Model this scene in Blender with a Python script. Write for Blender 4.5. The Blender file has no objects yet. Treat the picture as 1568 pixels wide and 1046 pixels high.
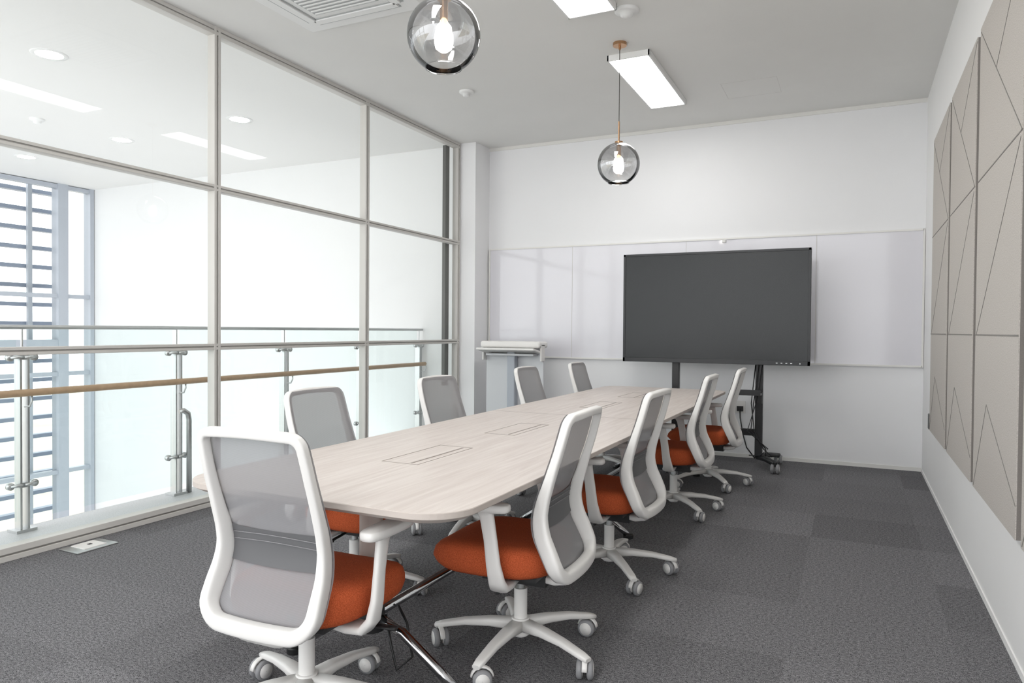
import bpy, math, random
from mathutils import Vector, Matrix
random.seed(3)
S=bpy.context.scene
S.view_settings.view_transform='Standard'
PI=math.pi
# ------------------------------------------------------------ constants
H=1.25; CZ=3.35; XR=.568; YB=7.37; XG=-4.069; XC=-3.845
TT=.72
# ------------------------------------------------------------ materials
def newmat(n):
    m=bpy.data.materials.new(n); m.use_nodes=True
    nt=m.node_tree; b=nt.nodes['Principled BSDF']; return m,nt,b
def L(nt,a,b): nt.links.new(a,b)
def pmat(n,col,rough=.5,metal=0,spec=.5,noise=0,nscale=40,bump=0,emit=None,es=0,coat=0):
    m,nt,b=newmat(n)
    b.inputs['Roughness'].default_value=rough; b.inputs['Metallic'].default_value=metal
    b.inputs['Specular IOR Level'].default_value=spec
    b.inputs['Coat Weight'].default_value=coat
    b.inputs['Base Color'].default_value=(*col,1)
    if noise or bump:
        tc=nt.nodes.new('ShaderNodeTexCoord'); nz=nt.nodes.new('ShaderNodeTexNoise')
        nz.inputs['Scale'].default_value=nscale; nz.inputs['Detail'].default_value=3
        L(nt,tc.outputs['Object'],nz.inputs['Vector'])
        if noise:
            mx=nt.nodes.new('ShaderNodeMix'); mx.data_type='RGBA'
            mx.inputs['A'].default_value=(*[c*(1-noise) for c in col],1)
            mx.inputs['B'].default_value=(*[min(1,c*(1+noise)) for c in col],1)
            L(nt,nz.outputs['Fac'],mx.inputs['Factor']); L(nt,mx.outputs['Result'],b.inputs['Base Color'])
        if bump:
            bp=nt.nodes.new('ShaderNodeBump'); bp.inputs['Strength'].default_value=bump; bp.inputs['Distance'].default_value=.002
            L(nt,nz.outputs['Fac'],bp.inputs['Height']); L(nt,bp.outputs['Normal'],b.inputs['Normal'])
    if emit:
        b.inputs['Emission Color'].default_value=(*emit,1); b.inputs['Emission Strength'].default_value=es
    return m
def thin_glass(n,tint,refl=1.0,rough=0.0,gl=(1,1,1)):
    m=bpy.data.materials.new(n); m.use_nodes=True; nt=m.node_tree; nt.nodes.clear()
    o=nt.nodes.new('ShaderNodeOutputMaterial'); mx=nt.nodes.new('ShaderNodeMixShader')
    t=nt.nodes.new('ShaderNodeBsdfTransparent'); g=nt.nodes.new('ShaderNodeBsdfGlossy')
    t.inputs['Color'].default_value=(*tint,1); g.inputs['Roughness'].default_value=rough; g.inputs['Color'].default_value=(*gl,1)
    f=nt.nodes.new('ShaderNodeFresnel'); f.inputs['IOR'].default_value=1.45
    mm=nt.nodes.new('ShaderNodeMath'); mm.operation='MULTIPLY'; mm.inputs[1].default_value=refl
    L(nt,f.outputs[0],mm.inputs[0]); L(nt,mm.outputs[0],mx.inputs[0]); L(nt,t.outputs[0],mx.inputs[1]); L(nt,g.outputs[0],mx.inputs[2]); L(nt,mx.outputs[0],o.inputs[0])
    return m
M_wall=pmat('wall_paint',(.84,.84,.85),.7,noise=.015,nscale=3,bump=.05)
M_wallR=pmat('wall_paint_warm',(.86,.855,.85),.7,noise=.015,nscale=3,bump=.05)
M_ceil=pmat('ceiling_paint',(.79,.785,.765),.8,noise=.03,nscale=2,bump=.05)
M_aceil=pmat('atrium_ceiling_paint',(.80,.795,.78),.8,noise=.01,nscale=2)
M_awall=pmat('atrium_wall_paint',(.80,.805,.80),.8,noise=.01,nscale=2)
M_frame=pmat('partition_frame',(.60,.58,.55),.45,noise=.02,nscale=10)
M_frameD=pmat('partition_groove',(.33,.32,.30),.5)
M_dark=pmat('dark_strip',(.09,.09,.08),.4)
M_glass=thin_glass('clear_glass',(.975,.985,.98),.6)
M_rglass=thin_glass('rail_glass',(.88,.945,.94),.8)
M_steel=pmat('brushed_steel',(.58,.59,.59),.35,1)
M_steelgrey=pmat('steel_painted',(.42,.45,.50),.4)
M_louvre=pmat('louvre_metal',(.24,.28,.36),.45)
M_hand=pmat('handrail_wood',(.50,.34,.21),.45,noise=.15,nscale=30)
M_white=pmat('white_plastic',(.78,.765,.745),.38,noise=.01,nscale=8)
M_whiteg=pmat('offwhite_plastic',(.66,.655,.65),.4)
M_castor=pmat('castor_grey',(.26,.26,.27),.5)
M_black=pmat('black_plastic',(.015,.015,.016),.4)
M_chrome=pmat('chrome',(.45,.45,.46),.12,1)
M_bevel=pmat('panel_bezel',(.010,.011,.013),.35)
M_brass=pmat('brass',(.50,.30,.17),.28,1)
M_cord=pmat('cord_dark',(.03,.025,.02),.5)
M_led=pmat('led_diffuser',(1,1,1),.5,emit=(1,.99,.97),es=15)
M_dl=pmat('downlight_diffuser',(1,1,1),.5,emit=(1,.98,.95),es=25)
M_bulb=pmat('bulb_glow',(1,1,1),.5,emit=(1,.95,.88),es=25)
M_wb=pmat('whiteboard_glass',(.76,.75,.79),.07,spec=.45)
M_wbf=pmat('whiteboard_frame',(.78,.77,.74),.4)
M_granite=pmat('granite',(.55,.56,.57),.4,noise=.35,nscale=160)
M_acw=pmat('ac_white',(.80,.80,.79),.45)
M_acg=pmat('ac_grille',(.42,.43,.43),.5)
M_hatch=pmat('hatch_seam',(.60,.59,.57),.8)
M_screen=pmat('tv_glass',(.008,.010,.011),.25,spec=.38)
M_felt_line=pmat('felt_groove',(.24,.225,.21),.9)
M_felt_shade=pmat('felt_side_shaded',(.22,.20,.185),.95,noise=.2,nscale=200)  # same felt, darkened so the panel sides read as shaded
M_ground=pmat('ground_outside',(.50,.46,.38),.9,noise=.5,nscale=.4)
M_tline=pmat('table_line',(.33,.29,.26),.6)
M_table_edge=pmat('table_edge',(.52,.46,.42),.5,noise=.06,nscale=20)
M_lect=pmat('lectern_grey',(.62,.63,.65),.4)

def felt():
    m,nt,b=newmat('felt_panel'); b.inputs['Roughness'].default_value=.95; b.inputs['Specular IOR Level'].default_value=.1
    tc=nt.nodes.new('ShaderNodeTexCoord'); nz=nt.nodes.new('ShaderNodeTexNoise'); nz.inputs['Scale'].default_value=220; nz.inputs['Detail'].default_value=4
    L(nt,tc.outputs['Object'],nz.inputs['Vector'])
    cr=nt.nodes.new('ShaderNodeValToRGB'); cr.color_ramp.elements[0].position=.3; cr.color_ramp.elements[1].position=.7
    cr.color_ramp.elements[0].color=(.42,.39,.36,1); cr.color_ramp.elements[1].color=(.60,.565,.53,1)
    L(nt,nz.outputs['Fac'],cr.inputs[0]); L(nt,cr.outputs[0],b.inputs['Base Color']); return m
M_felt=felt()
def seatm():
    m,nt,b=newmat('orange_fabric'); b.inputs['Roughness'].default_value=.9; b.inputs['Specular IOR Level'].default_value=.15
    tc=nt.nodes.new('ShaderNodeTexCoord'); nz=nt.nodes.new('ShaderNodeTexNoise'); nz.inputs['Scale'].default_value=350
    L(nt,tc.outputs['Object'],nz.inputs['Vector'])
    cr=nt.nodes.new('ShaderNodeValToRGB'); cr.color_ramp.elements[0].position=.35; cr.color_ramp.elements[1].position=.65
    cr.color_ramp.elements[0].color=(.37,.070,.024,1); cr.color_ramp.elements[1].color=(.57,.12,.044,1)
    L(nt,nz.outputs['Fac'],cr.inputs[0]); L(nt,cr.outputs[0],b.inputs['Base Color'])
    bp=nt.nodes.new('ShaderNodeBump'); bp.inputs['Strength'].default_value=.3; bp.inputs['Distance'].default_value=.001
    L(nt,nz.outputs['Fac'],bp.inputs['Height']); L(nt,bp.outputs[0],b.inputs['Normal']); return m
M_seat=seatm()
def meshm(n,col,tr):
    m=bpy.data.materials.new(n); m.use_nodes=True; nt=m.node_tree; b=nt.nodes['Principled BSDF']; o=nt.nodes['Material Output']
    b.inputs['Base Color'].default_value=(*col,1); b.inputs['Roughness'].default_value=.7; b.inputs['Specular IOR Level'].default_value=.2
    t=nt.nodes.new('ShaderNodeBsdfTransparent'); mx=nt.nodes.new('ShaderNodeMixShader')
    tc=nt.nodes.new('ShaderNodeTexCoord'); w=nt.nodes.new('ShaderNodeTexWave'); w.wave_type='BANDS'; w.bands_direction='Z'; w.inputs['Scale'].default_value=120
    L(nt,tc.outputs['Object'],w.inputs['Vector'])
    mp=nt.nodes.new('ShaderNodeMapRange'); mp.inputs['To Min'].default_value=1-tr*1.5; mp.inputs['To Max'].default_value=1-tr*.5
    L(nt,w.outputs['Fac'],mp.inputs['Value']); L(nt,mp.outputs[0],mx.inputs[0]); L(nt,t.outputs[0],mx.inputs[1]); L(nt,b.outputs[0],mx.inputs[2]); L(nt,mx.outputs[0],o.inputs['Surface'])
    return m
M_mesh=meshm('back_mesh_fabric',(.30,.295,.305),.16)
M_lumb=pmat('lumbar_pad',(.115,.115,.12),.6)
def woodm():
    m,nt,b=newmat('table_wood'); b.inputs['Roughness'].default_value=.42
    tc=nt.nodes.new('ShaderNodeTexCoord'); mp=nt.nodes.new('ShaderNodeMapping'); mp.inputs['Scale'].default_value=(30,1.6,1)
    L(nt,tc.outputs['Object'],mp.inputs['Vector'])
    nz=nt.nodes.new('ShaderNodeTexNoise'); nz.inputs['Scale'].default_value=1.6; nz.inputs['Detail'].default_value=6; nz.inputs['Distortion'].default_value=.6
    L(nt,mp.outputs[0],nz.inputs['Vector'])
    cr=nt.nodes.new('ShaderNodeValToRGB'); cr.color_ramp.elements[0].position=.3; cr.color_ramp.elements[1].position=.72
    cr.color_ramp.elements[0].color=(.59,.52,.48,1); cr.color_ramp.elements[1].color=(.72,.66,.62,1)
    L(nt,nz.outputs['Fac'],cr.inputs[0]); L(nt,cr.outputs[0],b.inputs['Base Color']); return m
M_wood=woodm()
def carpetm():
    m,nt,b=newmat('carpet'); b.inputs['Roughness'].default_value=.95; b.inputs['Specular IOR Level'].default_value=.1
    tc=nt.nodes.new('ShaderNodeTexCoord')
    n1=nt.nodes.new('ShaderNodeTexNoise'); n1.inputs['Scale'].default_value=260; n1.inputs['Detail'].default_value=2; n1.inputs['Roughness'].default_value=.7
    n2=nt.nodes.new('ShaderNodeTexNoise'); n2.inputs['Scale'].default_value=70; n2.inputs['Detail'].default_value=3
    mpn=nt.nodes.new('ShaderNodeMapping'); mpn.inputs['Scale'].default_value=(1,1.5,1)
    L(nt,tc.outputs['Object'],n1.inputs['Vector']); L(nt,tc.outputs['Object'],mpn.inputs['Vector']); L(nt,mpn.outputs[0],n2.inputs['Vector'])
    ad=nt.nodes.new('ShaderNodeMath'); ad.operation='MULTIPLY_ADD'; ad.inputs[1].default_value=.3
    L(nt,n2.outputs['Fac'],ad.inputs[0]); 
    m1=nt.nodes.new('ShaderNodeMath'); m1.operation='MULTIPLY'; m1.inputs[1].default_value=.7; L(nt,n1.outputs['Fac'],m1.inputs[0]); L(nt,m1.outputs[0],ad.inputs[2])
    cr=nt.nodes.new('ShaderNodeValToRGB'); e=cr.color_ramp.elements; e[0].position=.39; e[1].position=.63
    e[0].color=(.033,.033,.037,1); e[1].color=(.31,.305,.315,1)
    L(nt,ad.outputs[0],cr.inputs[0])
    mp=nt.nodes.new('ShaderNodeMapping'); mp.inputs['Scale'].default_value=(1/.6,1/.6,1); mp.inputs['Location'].default_value=(.37,.17,0)
    L(nt,tc.outputs['Object'],mp.inputs['Vector'])
    fl=nt.nodes.new('ShaderNodeVectorMath'); fl.operation='FLOOR'; L(nt,mp.outputs[0],fl.inputs[0])
    wn=nt.nodes.new('ShaderNodeTexWhiteNoise'); wn.noise_dimensions='3D'; L(nt,fl.outputs[0],wn.inputs['Vector'])
    mr=nt.nodes.new('ShaderNodeMapRange'); mr.inputs['To Min'].default_value=.86; mr.inputs['To Max'].default_value=1.12; L(nt,wn.outputs['Value'],mr.inputs['Value'])
    vm=nt.nodes.new('ShaderNodeVectorMath'); vm.operation='SCALE'; L(nt,cr.outputs[0],vm.inputs[0]); L(nt,mr.outputs[0],vm.inputs['Scale'])
    L(nt,vm.outputs[0],b.inputs['Base Color'])
    bp=nt.nodes.new('ShaderNodeBump'); bp.inputs['Strength'].default_value=.3; bp.inputs['Distance'].default_value=.002
    L(nt,ad.outputs[0],bp.inputs['Height']); L(nt,bp.outputs[0],b.inputs['Normal']); return m
M_carpet=carpetm()
def globem():
    m=bpy.data.materials.new('smoky_globe_glass'); m.use_nodes=True; nt=m.node_tree; nt.nodes.clear()
    o=nt.nodes.new('ShaderNodeOutputMaterial'); mx=nt.nodes.new('ShaderNodeMixShader')
    t=nt.nodes.new('ShaderNodeBsdfTransparent'); g=nt.nodes.new('ShaderNodeBsdfGlossy')
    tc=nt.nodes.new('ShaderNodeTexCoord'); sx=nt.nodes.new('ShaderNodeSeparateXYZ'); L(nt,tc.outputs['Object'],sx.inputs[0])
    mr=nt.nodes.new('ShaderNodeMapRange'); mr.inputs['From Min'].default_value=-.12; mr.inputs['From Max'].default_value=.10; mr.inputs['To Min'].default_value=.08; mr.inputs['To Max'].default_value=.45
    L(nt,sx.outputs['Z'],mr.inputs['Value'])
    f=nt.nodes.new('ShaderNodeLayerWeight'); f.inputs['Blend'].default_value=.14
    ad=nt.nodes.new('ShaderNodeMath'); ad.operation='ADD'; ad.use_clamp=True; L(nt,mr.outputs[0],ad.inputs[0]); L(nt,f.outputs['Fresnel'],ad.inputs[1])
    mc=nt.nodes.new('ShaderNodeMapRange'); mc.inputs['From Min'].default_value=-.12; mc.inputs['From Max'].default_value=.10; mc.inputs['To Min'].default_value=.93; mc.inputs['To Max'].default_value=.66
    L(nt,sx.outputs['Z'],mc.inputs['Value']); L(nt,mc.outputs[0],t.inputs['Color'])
    g.inputs['Color'].default_value=(.86,.86,.87,1); g.inputs['Roughness'].default_value=.04
    L(nt,ad.outputs[0],mx.inputs[0]); L(nt,t.outputs[0],mx.inputs[1]); L(nt,g.outputs[0],mx.inputs[2]); L(nt,mx.outputs[0],o.inputs[0]); return m
M_globe=globem()

# ------------------------------------------------------------ mesh builder
class MB:
    def __init__(s): s.v=[];s.f=[];s.m=[];s.sm=[];s.mats=[]
    def mi(s,mat):
        if mat not in s.mats: s.mats.append(mat)
        return s.mats.index(mat)
    def add(s,vs,fs,mat,smooth=False):
        o=len(s.v); i=s.mi(mat); s.v+= [tuple(v) for v in vs]
        for f in fs: s.f.append([o+k for k in f]); s.m.append(i); s.sm.append(smooth)
        return s
    def box(s,x0,x1,y0,y1,z0,z1,mat,M=None):
        vs=[Vector((x,y,z)) for z in (z0,z1) for y in (y0,y1) for x in (x0,x1)]
        if M: vs=[M@v for v in vs]
        return s.add(vs,[(0,2,3,1),(4,5,7,6),(0,1,5,4),(1,3,7,5),(3,2,6,7),(2,0,4,6)],mat)
    def sweep(s,path,secs,mat,ref=Vector((0,0,1)),closed=False,n=12,e=2.0,cap=True):
        P=[Vector(p) for p in path]; N_=len(P); vs=[];fs=[]
        for i,p in enumerate(P):
            if closed: T=P[(i+1)%N_]-P[i-1]
            else: T=P[min(i+1,N_-1)]-P[max(i-1,0)]
            T.normalize(); r=ref(i) if callable(ref) else ref
            Nn=T.cross(r)
            if Nn.length<1e-4: Nn=T.cross(Vector((1,.01,0)))
            Nn.normalize(); B=Nn.cross(T).normalized()
            a,b=secs[i] if isinstance(secs,list) else secs
            for k in range(n):
                t=2*PI*(k+.5)/n; c,sn=math.cos(t),math.sin(t)
                vs.append(p+Nn*(a*math.copysign(abs(c)**(2/e),c))+B*(b*math.copysign(abs(sn)**(2/e),sn)))
        R=N_ if closed else N_-1
        for i in range(R):
            j=(i+1)%N_
            for k in range(n):
                k2=(k+1)%n; fs.append((i*n+k,i*n+k2,j*n+k2,j*n+k))
        s.add(vs,fs,mat,True)
        if not closed and cap:
            o=len(s.v)-len(vs); i=s.mi(mat)
            s.f.append([o+k for k in range(n)][::-1]); s.m.append(i); s.sm.append(False)
            s.f.append([o+(N_-1)*n+k for k in range(n)]); s.m.append(i); s.sm.append(False)
        return s
    def tube(s,path,r,mat,n=12): return s.sweep(path,(r,r),mat,n=n,ref=Vector((.0123,.02,1)) )
    def cyl(s,c,r,z0,z1,mat,n=24,r2=None):
        r2=r if r2 is None else r2
        vs=[(c[0]+r*math.cos(2*PI*k/n),c[1]+r*math.sin(2*PI*k/n),z0) for k in range(n)]+[(c[0]+r2*math.cos(2*PI*k/n),c[1]+r2*math.sin(2*PI*k/n),z1) for k in range(n)]
        s.add(vs,[(k,(k+1)%n,n+(k+1)%n,n+k) for k in range(n)],mat,True)
        s.add(vs,[list(range(n))[::-1],list(range(n,2*n))],mat,False); return s
    def lathe(s,prof,mat,c=(0,0,0),n=32,M=None,smooth=True):
        vs=[];fs=[]
        for r,z in prof:
            for k in range(n):
                v=Vector((r*math.cos(2*PI*k/n),r*math.sin(2*PI*k/n),z))
                if M: v=M@v
                vs.append(v+Vector(c))
        for i in range(len(prof)-1):
            for k in range(n): fs.append((i*n+k,i*n+(k+1)%n,(i+1)*n+(k+1)%n,(i+1)*n+k))
        return s.add(vs,fs,mat,smooth)
    def mesh(s,name):
        me=bpy.data.meshes.new(name); me.from_pydata(s.v,[],s.f)
        for m in s.mats: me.materials.append(m)
        me.polygons.foreach_set('material_index',s.m); me.polygons.foreach_set('use_smooth',s.sm); me.update(); return me
    def obj(s,name,parent=None,bevel=0,loc=None,rotz=0,seg=2):
        o=bpy.data.objects.new(name,s.mesh(name)); S.collection.objects.link(o)
        if parent: o.parent=parent
        if loc: o.location=loc
        if rotz: o.rotation_euler=(0,0,rotz)
        if bevel:
            b=o.modifiers.new('bevel','BEVEL'); b.width=bevel; b.segments=seg; b.limit_method='ANGLE'; b.harden_normals=False
        return o
def empty(name,loc=(0,0,0),rotz=0):
    e=bpy.data.objects.new(name,None); S.collection.objects.link(e); e.location=loc; e.rotation_euler=(0,0,rotz); e.empty_display_size=.1; return e
def box(name,x0,x1,y0,y1,z0,z1,mat,parent=None,bevel=0): return MB().box(x0,x1,y0,y1,z0,z1,mat).obj(name,parent,bevel)

# ------------------------------------------------------------ room shell
Y0=-1.7
box('floor',XG-.03,XR+.1,Y0,YB+.1,-.25,0,M_carpet)
box('floor_atrium_ledge',-4.68,XG-.03,Y0,7.1,-.35,-.005,M_granite)
box('ceiling',XG-.02,XR+.1,Y0,YB+.1,CZ,CZ+.2,M_ceil)
box('ceiling_atrium',-10.75,XG-.02,Y0,YB+.1,CZ,CZ+.2,M_aceil)
box('wall_right',XR,XR+.15,Y0,YB+.15,0,CZ,M_wallR)
box('wall_back',XC-.0,XR,YB,YB+.15,0,CZ,M_wall)
box('wall_column',-4.10,XC,7.03,YB+.15,0,CZ,M_wall)
box('wall_atrium',-10.75,-4.10,7.10,YB+.15,-4,CZ,M_awall)
box('trim_1',XC,XR,YB-.012,YB,CZ-.035,CZ,M_wbf)
box('baseboard_back',XC,XR,YB-.008,YB,0,.035,M_wbf)
box('baseboard_right',XR-.006,XR,Y0,YB-.01,0,.03,M_wallR)

mb=MB(); w=.0018
for (x0,x1,y0,y1) in ((-1.05,-.6,6.24,6.66),):
    z0,z1=CZ-.001,CZ
    for b in ((x0,x1,y0,y0+w),(x0,x1,y1-w,y1),(x0,x0+w,y0,y1),(x1-w,x1,y0,y1)): mb.box(*b,z0,z1,M_hatch)
mb.obj('ceiling_access_hatch')

# ------------------------------------------------------------ glass partition
mull=[1.93-1.69*k for k in range(3)][::-1]+[3.616,5.322,6.995]
fr=empty('glass_partition_frame')
mb=MB()
def vert(y,z0=0,z1=CZ):
    for (a,b,m,d) in ((-.028,-.008,M_frame,.035),(-.008,.008,M_frameD,.026),(.008,.028,M_frame,.035)):
        mb.box(XG-d,XG+d,y+a,y+b,z0,z1,m)
for y in mull: vert(y)
def horiz(z,hh=.022):
    mb.box(XG-.034,XG+.034,Y0,7.02,z-hh,z-.004,M_frame); mb.box(XG-.028,XG+.028,Y0,7.02,z-.004,z+.004,M_frameD); mb.box(XG-.034,XG+.034,Y0,7.02,z+.004,z+hh,M_frame)
horiz(1.116); horiz(2.228); horiz(CZ-.03,.03)
mb.box(XG-.04,XG+.04,Y0,7.02,0,.03,M_frame); mb.box(XG-.03,XG+.03,Y0,7.02,.03,.04,M_frameD); mb.box(XG-.04,XG+.04,Y0,7.02,.04,.075,M_frame)
mb.obj('frame_members',fr,.002,seg=1)
MB().box(XG-.09,XG-.05,6.84,6.92,.62,CZ-.05,M_dark).obj('jamb_strip',fr)  # plain dark strip behind the glass, next to the column
gl=MB()
ys=[Y0]+mull
for i in range(len(ys)-1):
    for z0,z1 in ((.075,1.092),(1.14,2.204),(2.252,3.29)):
        y0,y1=ys[i]+.02,ys[i+1]-.02
        gl.add([(XG,y0,z0),(XG,y1,z0),(XG,y1,z1),(XG,y0,z1)],[(0,1,2,3)],M_glass)
gl.obj('window_1')

# ------------------------------------------------------------ balcony railing
XRL=-4.58; ZR=1.245
rl=empty('balcony_railing')
posts=[2.62-1.1*k for k in range(1,4)][::-1]+[2.62,3.72,4.84,5.93,7.02]
mb=MB()
for y in posts:
    for dy in (-.022,.022):
        mb.box(XRL-.03,XRL+.03,y+dy-.006,y+dy+.006,0.0,1.09,M_steel)
    mb.box(XRL-.05,XRL+.05,y-.06,y+.06,-.005,.012,M_steel)
    mb.cyl((XRL,y),.007,1.09,ZR,M_steel,8)
    for z in (.28,1.06):
        for dy in (-.07,.07):
            mb.tube([(XRL+.02,y,z),(XRL+.03,y+dy*.5,z+.003),(XRL+.01,y+dy,z)],.011,M_steel,8)
            mb.lathe([(0,-.012),(.022,-.012),(.022,.012),(0,.012)],M_steel,c=(XRL,y+dy,z),n=14,M=Matrix.Rotation(PI/2,3,'Y'))
        mb.box(XRL-.02,XRL+.025,y-.03,y+.03,z-.015,z+.015,M_steel)
    mb.tube([(XRL+.03,y,.76),(XRL+.08,y,.765),(XRL+.10,y,.80),(XRL+.10,y,.83)],.006,M_steel,8)
mb.obj('posts',rl)
MB().tube([(XRL,Y0,ZR),(XRL,7.09,ZR)],.014,M_steel,10).obj('top_rail',rl)
MB().tube([(XRL+.10,Y0,.85),(XRL+.10,7.0,.85)],.022,M_hand,14).obj('handrail',rl)
mb=MB()
for a,b in zip(posts[:-1],posts[1:]):
    mb.add([(XRL-.005,a+.03,.06),(XRL-.005,b-.03,.06),(XRL-.005,b-.03,ZR-.014),(XRL-.005,a+.03,ZR-.014)],[(0,1,2,3)],M_rglass)
mb.obj('glass_panels',rl)
MB().tube([(XRL+.04,3.80,0),(XRL+.04,3.80,.55),(XRL+.04,3.79,.60),(XRL+.04,3.75,.625),(XRL+.03,3.72,.62)],.02,M_steel,12).obj('bent_tube',rl)

# ------------------------------------------------------------ exterior curtain window + louvres
XW=-10.6
cw=empty('window_2')
mb=MB()
ym=[7.06,6.62]+[6.62-1.25*k for k in range(1,7)]
for i,y in enumerate(ym):
    hw=.03 if i==0 else .075
    mb.box(XW-.10,XW+.06,y-hw,y+hw,-4,CZ,M_steelgrey)
for z in (-2.4,-.9,.55,1.70,3.31): mb.box(XW-.06,XW+.04,Y0,7.06,z-.03,z+.03,M_steelgrey)
mb.box(XW-.08,XW+.05,Y0,6.6,.95,1.06,M_steelgrey)
mb.obj('mullions',cw)
MB().add([(XW,Y0,-4),(XW,7.08,-4),(XW,7.08,CZ),(XW,Y0,CZ)],[(0,1,2,3)],M_glass).obj('glazing',cw)
mb=MB(); z=-3.71
while z<3.3:
    mb.box(XW-.40,XW-.28,Y0,6.72,z-.028,z+.028,M_louvre); z+=.278
for y in (6.3,4.6,2.9,1.2,-.5): mb.box(XW-.25,XW-.20,y-.03,y+.03,-4,CZ,M_steelgrey)
mb.obj('sun_louvres',cw)
MB().box(-60,XW-.15,-30,50,-4.3,-4.1,M_ground).obj('ground_outside')
MB().box(XW-.1,-4.6,Y0,7.1,-4.3,-4.0,M_granite).obj('floor_lower')

# ------------------------------------------------------------ ceiling fixtures
def downlight(x,y):
    m=MB().lathe([(.095,-.004),(.125,-.006),(.13,0)],M_acw).lathe([(0.001,-.004),(.095,-.004)],M_dl)
    m.obj('downlight',loc=(x,y,CZ))
for x,y in ((-5.63,3.43),(-5.61,5.30),(-7.44,5.33),(-9.28,5.37),(-7.44,3.43),(-9.28,3.43),(-5.63,1.5),(-7.44,1.5)): downlight(x,y)
def detector(x,y,r):
    MB().lathe([(r,0),(r,-.012),(r*.85,-.02),(r*.55,-.022),(r*.5,-.04),(r*.3,-.048),(.001,-.05)],M_acw).obj('smoke_detector',loc=(x,y,CZ))
detector(-3.11,5.51,.065); detector(-1.37,4.55,.08); detector(-7.49,4.44,.07)
def ledpanel(y0,y1,x0=-1.73,x1=-1.40):
    e=empty('ceiling_led_panel',((x0+x1)/2,(y0+y1)/2,CZ)); a=(x1-x0)/2; b=(y1-y0)/2
    m=MB(); t=.014
    m.box(-a,a,-b,-b+t,-.045,0,M_acw); m.box(-a,a,b-t,b,-.045,0,M_acw); m.box(-a,-a+t,-b,b,-.045,0,M_acw); m.box(a-t,a,-b,b,-.045,0,M_acw)
    m.obj('frame',e,.002,seg=1)
    MB().box(-a+t,a-t,-b+t,b-t,-.038,-.01,M_led).obj('diffuser',e)
ledpanel(5.24,6.53); ledpanel(3.14,4.43); ledpanel(.9,2.2); ledpanel(-1.3,0)  # last two panels are out of view, added to brighten the room
ac=empty('ceiling_ac_cassette',(-2.975,3.445,CZ))
m=MB(); a=.475
m.box(-a,a,-a,a,-.03,0,M_acw); m.obj('panel',ac,.012)
m=MB(); g=.25
m.box(-g,g,-g,g,-.037,-.03,M_acg)
for k in range(13): 
    y=-g+.02+k*(2*g-.04)/12; m.box(-g+.01,g-.01,y-.006,y+.006,-.042,-.037,M_acw)
for s in (0,1,2,3):
    R=Matrix.Rotation(s*PI/2,4,'Z')
    m.box(-.33,.33,.30,.385,-.034,-.03,M_acg,R); m.box(-.325,.325,.312,.365,-.042,-.034,M_acw,R)
m.obj('grille_and_flaps',ac)

def pendant(x,y,z):
    e=empty('globe_pendant_light',(x,y,z)); r=.154; prof=[]
    a0=math.asin(.075/r)
    for k in range(33):
        t=PI-a0-(PI-a0-.10)*k/32; prof.append((r*math.sin(t),r*math.cos(t)))
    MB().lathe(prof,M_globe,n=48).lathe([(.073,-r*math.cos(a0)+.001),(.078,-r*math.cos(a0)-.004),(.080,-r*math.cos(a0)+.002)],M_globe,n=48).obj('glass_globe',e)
    MB().lathe([(.001,.045),(.012,.04),(.02,.02),(.036,-.005),(.04,-.03),(.034,-.055),(.018,-.068),(.001,-.07)][::-1],M_bulb).obj('bulb',e)
    MB().cyl((0,0),.017,.04,.155,M_brass).cyl((0,0),.03,.148,.162,M_brass).cyl((0,0),.006,.16,.31,M_brass,12).obj('socket_and_stem',e)
    MB().cyl((0,0),.0028,.31,CZ-z-.02,M_cord,8).obj('cord',e)
    MB().cyl((0,0),.05,CZ-z-.022,CZ-z,M_brass).cyl((0,0),.008,CZ-z-.05,CZ-z-.02,M_brass).obj('canopy',e,.002)
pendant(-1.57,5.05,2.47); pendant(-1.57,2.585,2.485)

# ------------------------------------------------------------ whiteboard
wb=empty('whiteboard')
x0,x1,z0,z1=-3.815,.553,.955,2.168
MB().box(x0,x1,YB-.022,YB,z0,z1,M_wb).obj('board',wb)
m=MB(); t=.016
m.box(x0,x1,YB-.03,YB,z1,z1+t,M_wbf); m.box(x0,x1,YB-.03,YB,z0-t,z0,M_wbf); m.box(x0-t,x0,YB-.03,YB,z0-t,z1+t,M_wbf); m.box(x1-.004,x1+.012,YB-.03,YB,z0-t,z1+t,M_wbf)
for x in (-2.8,-1.56,-.33): m.box(x-.002,x+.002,YB-.0235,YB-.02,z0,z1,M_frame)
m.cyl((-1.18,YB-.03),.02,z1-.03,z1-.005,M_wbf,12)
m.obj('frame',wb)
m=MB().box(-1.06,-.96,YB-.012,YB,.44,.56,M_white); m.box(-1.04,-.98,YB-.03,YB-.012,.46,.51,M_black)
m.tube([(-1.01,YB-.03,.48),(-1.0,YB-.07,.40),(-.97,YB-.1,.25),(-.93,YB-.12,.12),(-.85,YB-.13,.02)],.006,M_black,8)
m.obj('wall_socket')
MB().box(XR-.035,XR,6.37,6.45,.50,.62,M_black).obj('wall_outlet_box',None,.006)

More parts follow.
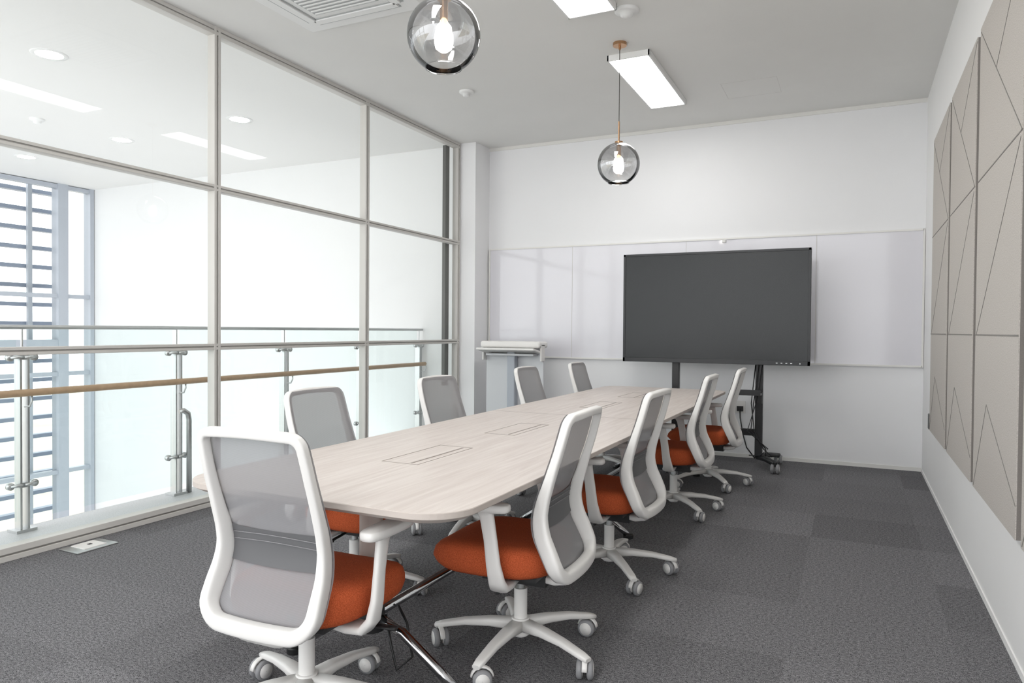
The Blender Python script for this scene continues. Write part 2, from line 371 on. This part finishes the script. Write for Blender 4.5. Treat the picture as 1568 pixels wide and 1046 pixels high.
# ------------------------------------------------------------ acoustic panels (right wall)
def apanel(y0,y1,z0=.52,z1=2.69):
    e=empty('acoustic_wall_panel'); th=.045
    m=MB(); m.box(XR-th+.004,XR-.001,y0,y1,z0,z1,M_felt_shade); m.box(XR-th,XR-th+.004,y0,y1,z0,z1,M_felt)
    m.obj('felt_board',e)
    m=MB(); X=XR-th; W=y1-y0; hz=(z1-z0)/3
    def line(a,b,w=.003):
        (s0,t0),(s1,t1)=a,b
        p=Vector((X,y1-s0*W,t0)); q=Vector((X,y1-s1*W,t1)); d=(q-p).normalized(); n=Vector((0,-d.z,d.y))*w
        f=Vector((-.0015,0,0)); bk=Vector((.004,0,0))
        vs=[p+n+f,q+n+f,q-n+f,p-n+f,p+n+bk,q+n+bk,q-n+bk,p-n+bk]
        m.add(vs,[(0,1,2,3),(4,7,6,5),(0,4,5,1),(3,2,6,7)],M_felt_line)
    za,zb=z0+hz,z0+2*hz
    line((0,za),(1,za)); line((0,zb),(1,zb))
    line((0.02,z1-.02),(1,zb),.0022); line((.45,zb+.40),(1,z1-.02),.0022)
    line((0.03,za),(.98,zb-.02),.0022); 
    line((0.02,z0+.01),(.35,z0+.42),.0022); line((.35,z0+.42),(1,z0+.12),.0022)
    m.obj('groove_lines',e)
apanel(5.21,6.20); apanel(4.12,5.11); apanel(3.03,4.02); apanel(1.94,2.93)

# ------------------------------------------------------------ interactive display on stand
tv=empty('interactive_display_on_stand')
x0,x1,z0,z1=-2.02,-.34,.955,1.985; Y=6.70
MB().box(x0,x1,Y,Y+.07,z0,z1,M_bevel).obj('housing',tv,.008)
m=MB(); bz=.022
for b in ((x0,x1,z1-bz,z1),(x0,x1,z0,z0+.04),(x0,x0+bz,z0,z1),(x1-bz,x1,z0,z1)): m.box(b[0],b[1],Y-.008,Y,b[2],b[3],M_bevel)
m.obj('bezel',tv,.002)
MB().box(x0+bz,x1-bz,Y-.003,Y+.001,z0+.04,z1-bz,M_screen).obj('screen',tv)
m=MB()
for k in range(4): m.box(-.62+k*.04,-.605+k*.04,Y-.0095,Y-.008,z0+.016,z0+.022,M_steel)
m.cyl((-.42,Y-.006),.006,z0+.012,z0+.024,M_steel,10); m.obj('buttons',tv)
m=MB()
for x in (-1.53,-.77):
    m.box(x-.032,x+.032,Y+.09,Y+.15,.10,1.85,M_black)
    m.box(x-.05,x+.05,Y+.07,Y+.09,1.2,1.8,M_black)
    s=1 if x>-1 else -1
    for (dx,dy) in ((s*.16,-.18),(s*.14,.34)):
        a=Vector((x,Y+.12,.11)); b=Vector((x+dx,Y+.12+dy,.085))
        m.sweep([a,(a+b)/2+Vector((0,0,.01)),b],[(.035,.025),(.03,.022),(.025,.018)],M_black,e=4)
        c=b+Vector((0,0,0))
        m.cyl((c.x,c.y),.012,.06,.10,M_black,12)
        for o in (-.022,.022):
            m.lathe([(0.001,-.014),(.036,-.014),(.043,-.008),(.043,.008),(.036,.014),(.001,.014)],M_castor,c=(c.x+o,c.y,.043),n=20,M=Matrix.Rotation(PI/2,3,'Y'))
            m.lathe([(0.001,-.0155),(.027,-.0155),(.027,.0155),(.001,.0155)],M_white,c=(c.x+o,c.y,.043),n=20,M=Matrix.Rotation(PI/2,3,'Y'))
m.box(-1.53,-.77,Y+.10,Y+.14,.30,.36,M_black)
m.box(-1.45,-.80,Y+.10,Y+.14,.99,1.05,M_black)
m.obj('stand',tv,.003,seg=1)
m=MB().box(-.98,-.74,Y-.06,Y+.12,.68,.70,M_black); m.box(-.98,-.74,Y-.06,Y-.05,.70,.73,M_black)
m.box(-.80,-.74,Y+.06,Y+.12,.60,.68,M_black); m.obj('shelf',tv)
m=MB()
for k in range(3):
    p=[(-.80+.03*k,Y+.08,.95),(-.83+.02*k,Y+.05,.6),(-.80-.03*k,Y+.04,.35),(-.72+.02*k,Y+.03,.2),(-.65-.05*k,Y+.05,.13),(-.85,Y+.1,.12)]
    m.tube(p,.005,M_black,6)
m.obj('cables',tv)

# ------------------------------------------------------------ lectern
lc=empty('lectern',(-3.28,6.86,0))
m=MB().box(-.35,.35,-.10,.13,1.06,1.13,M_white); m.obj('top_rail',lc,.025,seg=4)
R=Matrix.Translation((0,-.10,1.03))@Matrix.Rotation(math.radians(-10),4,'X')
MB().box(-.335,.335,-.12,.12,-.012,.012,M_white,R).obj('reading_surface',lc,.006)
m=MB().box(-.34,.34,.03,.05,.30,1.08,M_lect); m.obj('modesty_panel',lc,.01)
m=MB().box(-.35,-.33,-.05,.05,.92,1.1,M_white).box(.33,.35,-.05,.05,.92,1.1,M_white); m.box(-.28,.28,-.10,.03,.975,1.0,M_lect); m.obj('side_cheeks',lc,.008)
m=MB().box(-.045,.045,-.06,.03,.08,1.03,M_steelgrey); m.obj('column',lc,.01)
m=MB().box(-.30,.30,-.04,.02,.06,.09,M_white).box(-.30,-.26,-.26,.22,.05,.09,M_white).box(.26,.30,-.26,.22,.05,.09,M_white)
for x in (-.28,.28):
    for y in (-.23,.19): m.lathe([(0.001,-.012),(.025,-.012),(.025,.012),(.001,.012)],M_castor,c=(x,y,.025),n=16,M=Matrix.Rotation(PI/2,3,'Y'))
m.obj('foot',lc,.004)

# ------------------------------------------------------------ conference table
TX0,TX1,TY0,TY1=-2.135,-1.012,1.715,6.60
tb=empty('conference_table')
def rrect(x0,x1,y0,y1,r,n=12):
    pts=[]
    for cx,cy,a in ((x1-r,y1-r,0),(x0+r,y1-r,PI/2),(x0+r,y0+r,PI),(x1-r,y0+r,1.5*PI)):
        for k in range(n+1): t=a+PI/2*k/n; pts.append((cx+r*math.cos(t),cy+r*math.sin(t)))
    return pts
def slab(m,pts_levels,mat_side,mat_top):
    n=len(pts_levels[0][0]); vs=[]
    for pts,z in pts_levels: vs+=[(x,y,z) for x,y in pts]
    fs=[]
    for i in range(len(pts_levels)-1):
        for k in range(n): fs.append((i*n+k,i*n+(k+1)%n,(i+1)*n+(k+1)%n,(i+1)*n+k))
    m.add(vs,fs,mat_side,False)
    m.add([(x,y,pts_levels[-1][1]) for x,y in pts_levels[-1][0]],[list(range(n))],mat_top)
    m.add([(x,y,pts_levels[0][1]) for x,y in pts_levels[0][0]],[list(range(n))[::-1]],mat_side)
m=MB(); P=lambda d,z:(rrect(TX0+d,TX1-d,TY0+d,TY1-d,.16-d),z)
slab(m,[P(.03,TT-.036),P(.004,TT-.022),P(0,TT-.019),P(0,TT-.002),P(.002,TT)],M_table_edge,M_wood)
m.obj('table_top',tb)
m=MB()
for (y0,y1) in ((2.34,2.79),(3.22,3.67),(4.62,5.07),(5.50,5.95)):
    a,b=-1.70,-1.53; z0,z1=TT-.002,TT+.0012; w=.0022
    for q in ((a,b,y0,y0+w),(a,b,y1-w,y1),(a,a+w,y0,y1),(b-w,b,y0,y1)): m.box(*q,z0,z1,M_tline)
    m.box(b-.045,b-.037,y0+.02,y1-.02,z0,z1,M_tline)
m.box(TX0+.002,TX1-.002,4.157,4.160,TT-.002,TT+.0006,M_tline)
m.obj('cable_lids',tb)
m=MB(); XM=-1.57
for y in (2.10,4.16,6.22):
    m.cyl((XM,y),.042,.20,TT-.036,M_table_edge,28)
    m.cyl((XM,y),.05,.16,.24,M_black,28)
    m.box(XM-.3,XM+.3,y-.03,y+.03,TT-.06,TT-.036,M_whiteg)
    for sx in (1,-1):
        m.sweep([(XM+sx*.02,y,.21),(XM+sx*.14,y,.17),(XM+sx*.30,y,.06),(XM+sx*.36,y,.018)],[(.018,.018)]*4,M_chrome,ref=Vector((0,1,0)))
        m.cyl((XM+sx*.36,y),.03,0,.02,M_black,16)
m.tube([(XM,2.10,.205),(XM,6.22,.205)],.018,M_chrome,14)
m.tube([(XM+.03,2.15,.20),(XM+.06,2.14,.10),(XM+.10,2.12,.02),(XM+.14,2.16,.06),(XM+.09,2.2,.16),(XM+.05,2.2,.22)],.005,M_black,8)
m.box(XM-.05,XM+.05,2.2,6.1,TT-.10,TT-.05,M_whiteg)
m.obj('table_base',tb)

# ------------------------------------------------------------ office chair
def lerp_tab(tab,x):
    if x<=tab[0][0]: return tab[0][1]
    for i in range(len(tab)-1):
        (a,va),(b,vb)=tab[i],tab[i+1]
        if x<=b:
            t=(x-a)/(b-a)
            ma=((vb-tab[i-1][1])/(b-tab[i-1][0]) if i>0 else (vb-va)/(b-a))*(b-a)
            mb_=((tab[i+2][1]-va)/(tab[i+2][0]-a) if i+2<len(tab) else (vb-va)/(b-a))*(b-a)
            return (2*t**3-3*t*t+1)*va+(t**3-2*t*t+t)*ma+(-2*t**3+3*t*t)*vb+(t**3-t*t)*mb_
    return tab[-1][1]
YT=[(.34,-.236),(.37,-.238),(.41,-.230),(.46,-.208),(.52,-.180),(.58,-.170),(.64,-.180),(.69,-.196),(.75,-.215),(.82,-.237),(.90,-.258),(.955,-.27)]
HT=[(.34,.212),(.40,.220),(.47,.217),(.58,.206),(.70,.207),(.85,.204),(.955,.196)]
yb=lambda z: lerp_tab(YT,z)
hwf=lambda z: lerp_tab(HT,z)
ZB,ZT,RT,RB=.34,.955,.045,.085
def outl(z):
    h=hwf(z)
    if z>ZT-RT: d=min(RT,z-(ZT-RT)); return h-RT+math.sqrt(max(0,RT*RT-d*d))
    if z<ZB+RB: d=min(RB,(ZB+RB)-z); return h-RB+math.sqrt(max(0,RB*RB-d*d))
    return h
def backpt(a,z,dy=0): 
    s=a*hwf(z); return Vector((s,yb(z)+.55*s*s+dy,z))
def loop_pts():
    zb,zt=ZB,ZT; rt,rb=RT,RB; res=[]; n=8
    for k in range(6): res.append((k/6*(hwf(zb)-rb),zb))
    for k in range(n+1):
        t=-PI/2+PI/2*k/n; z=zb+rb+rb*math.sin(t); res.append((hwf(z)-rb+rb*math.cos(t),z))
    for k in range(1,28): z=zb+rb+(zt-rt-zb-rb)*k/28; res.append((hwf(z),z))
    for k in range(n+1):
        t=PI/2*k/n; z=zt-rt+rt*math.sin(t); res.append((hwf(z)-rt+rt*math.cos(t),z))
    for k in range(1,7): res.append(((hwf(zt)-rt)*(1-k/6),zt+.006*math.sin(PI/2*k/6)))
    left=[(-s,z) for s,z in res[1:-1]][::-1]
    return res+left
def chair_meshes():
    out={}
    lp=loop_pts(); N=len(lp); path=[];secs=[]
    for i,(s,z) in enumerate(lp):
        s0,z0_=lp[i-1]; s1,z1_=lp[(i+1)%N]; t=Vector((s1-s0,z1_-z0_)).normalized(); inn=Vector((-t.y,t.x))
        side=abs(t.y)
        low=max(0,min(1,(.60-z)/.2)); 
        w=(.014+.007*low)*side+(1-side)*(.024 if z<.6 else .014)
        dpt=.016+.012*side*math.exp(-((z-.54)/.15)**2)+.006*low
        ss,zz=s+inn.x*w,z+inn.y*w
        path.append(Vector((ss,yb(zz)+.55*ss*ss-.004,zz))); secs.append((w,dpt))
    def ref(i):
        z=path[i].z; d=.01; dy=(yb(z+d)-yb(z-d))/(2*d); return Vector((-1.1*path[i].x,1,-dy)).normalized()
    m=MB().sweep(path,secs,M_white,ref=ref,closed=True,n=20,e=4.0); out['back_frame']=m.mesh('back_frame')
    def sheet(z0,z1,ins,dy,mat,nz=28,nx=14,round_=False):
        m=MB(); vs=[];fs=[]
        for j in range(nz+1):
            z=z0+(z1-z0)*(j/nz if not round_ else (.5-.5*math.cos(PI*j/nz)))
            hw=(outl(z) if round_ else hwf(z))-ins
            d=dy+(.011*math.exp(-((z-.54)/.15)**2) if round_ else 0)
            for i in range(nx+1):
                s=hw*(-1+2*i/nx); vs.append((s,yb(z)+.55*s*s+d,z))
        for j in range(nz):
            for i in range(nx): a=j*(nx+1)+i; fs.append((a,a+1,a+nx+2,a+nx+1))
        return m.add(vs,fs,mat,True)
    out['back_mesh']=sheet(ZB+.004,ZT-.003,.004,.016,M_mesh,44,14,True).mesh('back_mesh')
    m=sheet(.525,.635,.030,.018,M_lumb,8)
    for z in (.60,.622): 
        m.sweep([backpt(-.84+1.68*k/12,z+.010*math.sin(PI*k/12)-.010,.0165) for k in range(13)],(.0015,.0015),M_mesh,n=6)
    out['lumbar_support']=m.mesh('lumbar_support')
    m=MB(); vs=[];fs=[]; n=48
    lev=[(.80,.352),(.92,.354),(.975,.366),(1.0,.390),(.998,.415),(.97,.437),(.91,.449),(.76,.456),(.5,.458),(.25,.457),(.02,.457)]
    for sc,z in lev:
        for k in range(n):
            t=2*PI*k/n; c,sn=math.cos(t),math.sin(t); e=2/3.4
            x=.242*sc*math.copysign(abs(c)**e,c); y=.250*sc*math.copysign(abs(sn)**e,sn)
            zz=z-(.030*max(0,(y-.10)/.145)**2 if z>.40 else 0)+(.022*max(0,(y-.10)/.145)**2 if z<.38 else 0) + (.010*(abs(x)/.24)**2 if z>.41 else 0)
            wx=1-.06*max(0,-y/.245)
            vs.append((x*wx,y+.068,zz))
    for i in range(len(lev)-1):
        for k in range(n): fs.append((i*n+k,i*n+(k+1)%n,(i+1)*n+(k+1)%n,(i+1)*n+k))
    m.add(vs,fs,M_seat,True); m.add(vs[:n],[list(range(n))[::-1]],M_seat); m.add(vs[-n:],[list(range(n))],M_seat)
    m.box(.08,.11,-.187,-.183,.385,.405,M_black)
    out['seat']=m.mesh('seat')
    m=MB().box(-.17,.17,-.13,.20,.338,.354,M_black); m.box(-.075,.075,-.13,.13,.29,.34,M_black)
    m.sweep([(.05,.03,.315),(.20,.05,.31),(.27,.06,.307)],(.006,.006),M_black,n=8); m.sweep([(.235,.055,.308),(.30,.065,.305)],(.016,.006),M_black,n=8)
    m.sweep([(-.05,.0,.315),(-.24,-.01,.307)],(.006,.006),M_black,n=8)
    out['mechanism']=m.mesh('mechanism')
    m=MB().sweep([(0,-.08,.322),(0,-.16,.314),(0,-.205,.325),(0,-.232,.362)],[(.07,.018),(.075,.016),(.09,.016),(.11,.012)],M_white,ref=Vector((0,.3,1)),e=4)
    out['back_bracket']=m.mesh('back_bracket')
    m=MB()
    for s in (-1,1):
        pth=[(s*.10,.0,.328),(s*.19,-.01,.322),(s*.245,-.02,.330),(s*.272,-.022,.362),(s*.279,-.012,.42),(s*.279,.0,.51),(s*.278,.015,.59),(s*.276,.022,.615)]
        sec=[(.014,.045),(.014,.042),(.015,.036),(.015,.031),(.013,.027),(.012,.025),(.013,.027),(.015,.032)]
        m.sweep(pth,[(a,b) for a,b in sec],M_white,ref=Vector((0,1,0)),e=3.2,n=14)
        n=32; vs=[];fs=[]
        lv=[(.85,.610),(.97,.614),(1,.623),(.96,.634),(.85,.638),(.02,.639)]
        for sc,z in lv:
            for k in range(n):
                t=2*PI*k/n; c,sn=math.cos(t),math.sin(t); e=2/3.2
                vs.append((s*.272+.040*sc*math.copysign(abs(c)**e,c),.055+.125*(1-(1-sc)*.35)*math.copysign(abs(sn)**e,sn) if sc>.1 else .055,z))
        for i in range(len(lv)-1):
            for k in range(n): fs.append((i*n+k,i*n+(k+1)%n,(i+1)*n+(k+1)%n,(i+1)*n+k))
        m.add(vs,fs,M_white,True); m.add(vs[:n],[list(range(n))[::-1]],M_white)
    out['armrests']=m.mesh('armrests')
    m=MB().cyl((0,0),.026,.13,.25,M_white).cyl((0,0),.016,.25,.30,M_steel)
    out['gas_column']=m.mesh('gas_column')
    return out
def base_mesh(rot,cst):
    m=MB().cyl((0,0),.042,.075,.135,M_white,28,r2=.034).cyl((0,0),.03,.065,.076,M_whiteg,20)
    for k in range(5):
        a=rot+2*PI*k/5; d=Vector((math.cos(a),math.sin(a),0))
        m.sweep([d*.02+Vector((0,0,.108)),d*.12+Vector((0,0,.110)),d*.22+Vector((0,0,.102)),d*.31+Vector((0,0,.085)),d*.342+Vector((0,0,.078))],[(.032,.022),(.025,.017),(.021,.013),(.019,.011),(.015,.008)],M_white,e=3.4,n=14)
        c=d*.325; b=cst+k*1.3; ax=Vector((math.cos(b),math.sin(b),0)); fw_=Vector((-ax.y,ax.x,0)); cc=c+fw_*.014
        m.cyl((c.x,c.y),.009,.05,.08,M_steel,10)
        R=Matrix.Rotation(b,3,'Z')@Matrix.Rotation(PI/2,3,'Y')
        for o in (-.019,.019):
            p=cc+ax*o+Vector((0,0,.035))
            m.lathe([(.001,-.011),(.028,-.011),(.034,-.007),(.035,0),(.034,.007),(.028,.011),(.001,.011)],M_castor,c=p,n=24,M=R)
            m.lathe([(.001,-.0128),(.025,-.0115),(.025,.0115),(.001,.0128)],M_white,c=p,n=20,M=R)
        pts=[cc+fw_*(.039*math.cos(t))+Vector((0,0,.035+.039*math.sin(t))) for t in [PI*(.05+.9*j/8) for j in range(9)]]
        m.sweep(pts,(.010,.004) ,M_white,ref=lambda i:(pts[i]-cc-Vector((0,0,.035))).normalized(),n=10,e=3)
    return m.mesh('star_base')
CM=chair_meshes(); 
def chair(x,y,rot,brot=0,cst=0):
    e=empty('office_chair',(x,y,0),rot)
    for n,me in CM.items():
        o=bpy.data.objects.new(n,me); S.collection.objects.link(o); o.parent=e
    o=bpy.data.objects.new('star_base',base_mesh(brot,cst)); S.collection.objects.link(o); o.parent=e
D=math.radians
chair(-1.585,1.78,D(2),D(12),.3)
for x,y,r,b in ((-1.155,2.50,D(92),D(32)),(-1.125,3.52,D(88),D(4)),(-1.12,4.95,D(90),D(7)),(-1.06,5.93,D(91),D(-3))): chair(x,y,r,b,b+.5)
for x,y,r,b in ((-2.13,2.72,D(-90),D(33)),(-2.10,3.80,D(-92),D(12)),(-2.10,5.15,D(-90),D(40)),(-2.03,6.12,D(-88),D(60))): chair(x,y,r,b,b)

# ------------------------------------------------------------ floor outlet
fo=empty('floor_outlet_box',(-3.90,2.59,0))
MB().box(-.085,.085,-.12,.12,0,.008,M_steel).obj('plate',fo,.003)
MB().box(-.07,.05,-.06,.07,.008,.012,M_white).box(-.02,.0,.0,.02,.012,.014,M_black).obj('insert',fo)

# ------------------------------------------------------------ camera
yaw,pit,rol=.44776,.01628,.00751
f=Vector((-math.sin(yaw)*math.cos(pit),math.cos(yaw)*math.cos(pit),-math.sin(pit)))
r=Vector((math.cos(yaw),math.sin(yaw),0)); u=r.cross(f)
r2=math.cos(rol)*r+math.sin(rol)*u; u2=-math.sin(rol)*r+math.cos(rol)*u
cam=bpy.data.cameras.new('camera'); co=bpy.data.objects.new('camera',cam); S.collection.objects.link(co)
cam.sensor_width=36; cam.lens=1089.494/1568*36; cam.clip_start=.05; cam.clip_end=500
co.matrix_world=Matrix(((r2.x,u2.x,-f.x,0),(r2.y,u2.y,-f.y,0),(r2.z,u2.z,-f.z,H),(0,0,0,1)))
S.camera=co
# ------------------------------------------------------------ world
wd=bpy.data.worlds.new('sky'); S.world=wd; wd.use_nodes=True
bg=wd.node_tree.nodes['Background']; bg.inputs[0].default_value=(.97,.985,1,1); bg.inputs[1].default_value=3.1
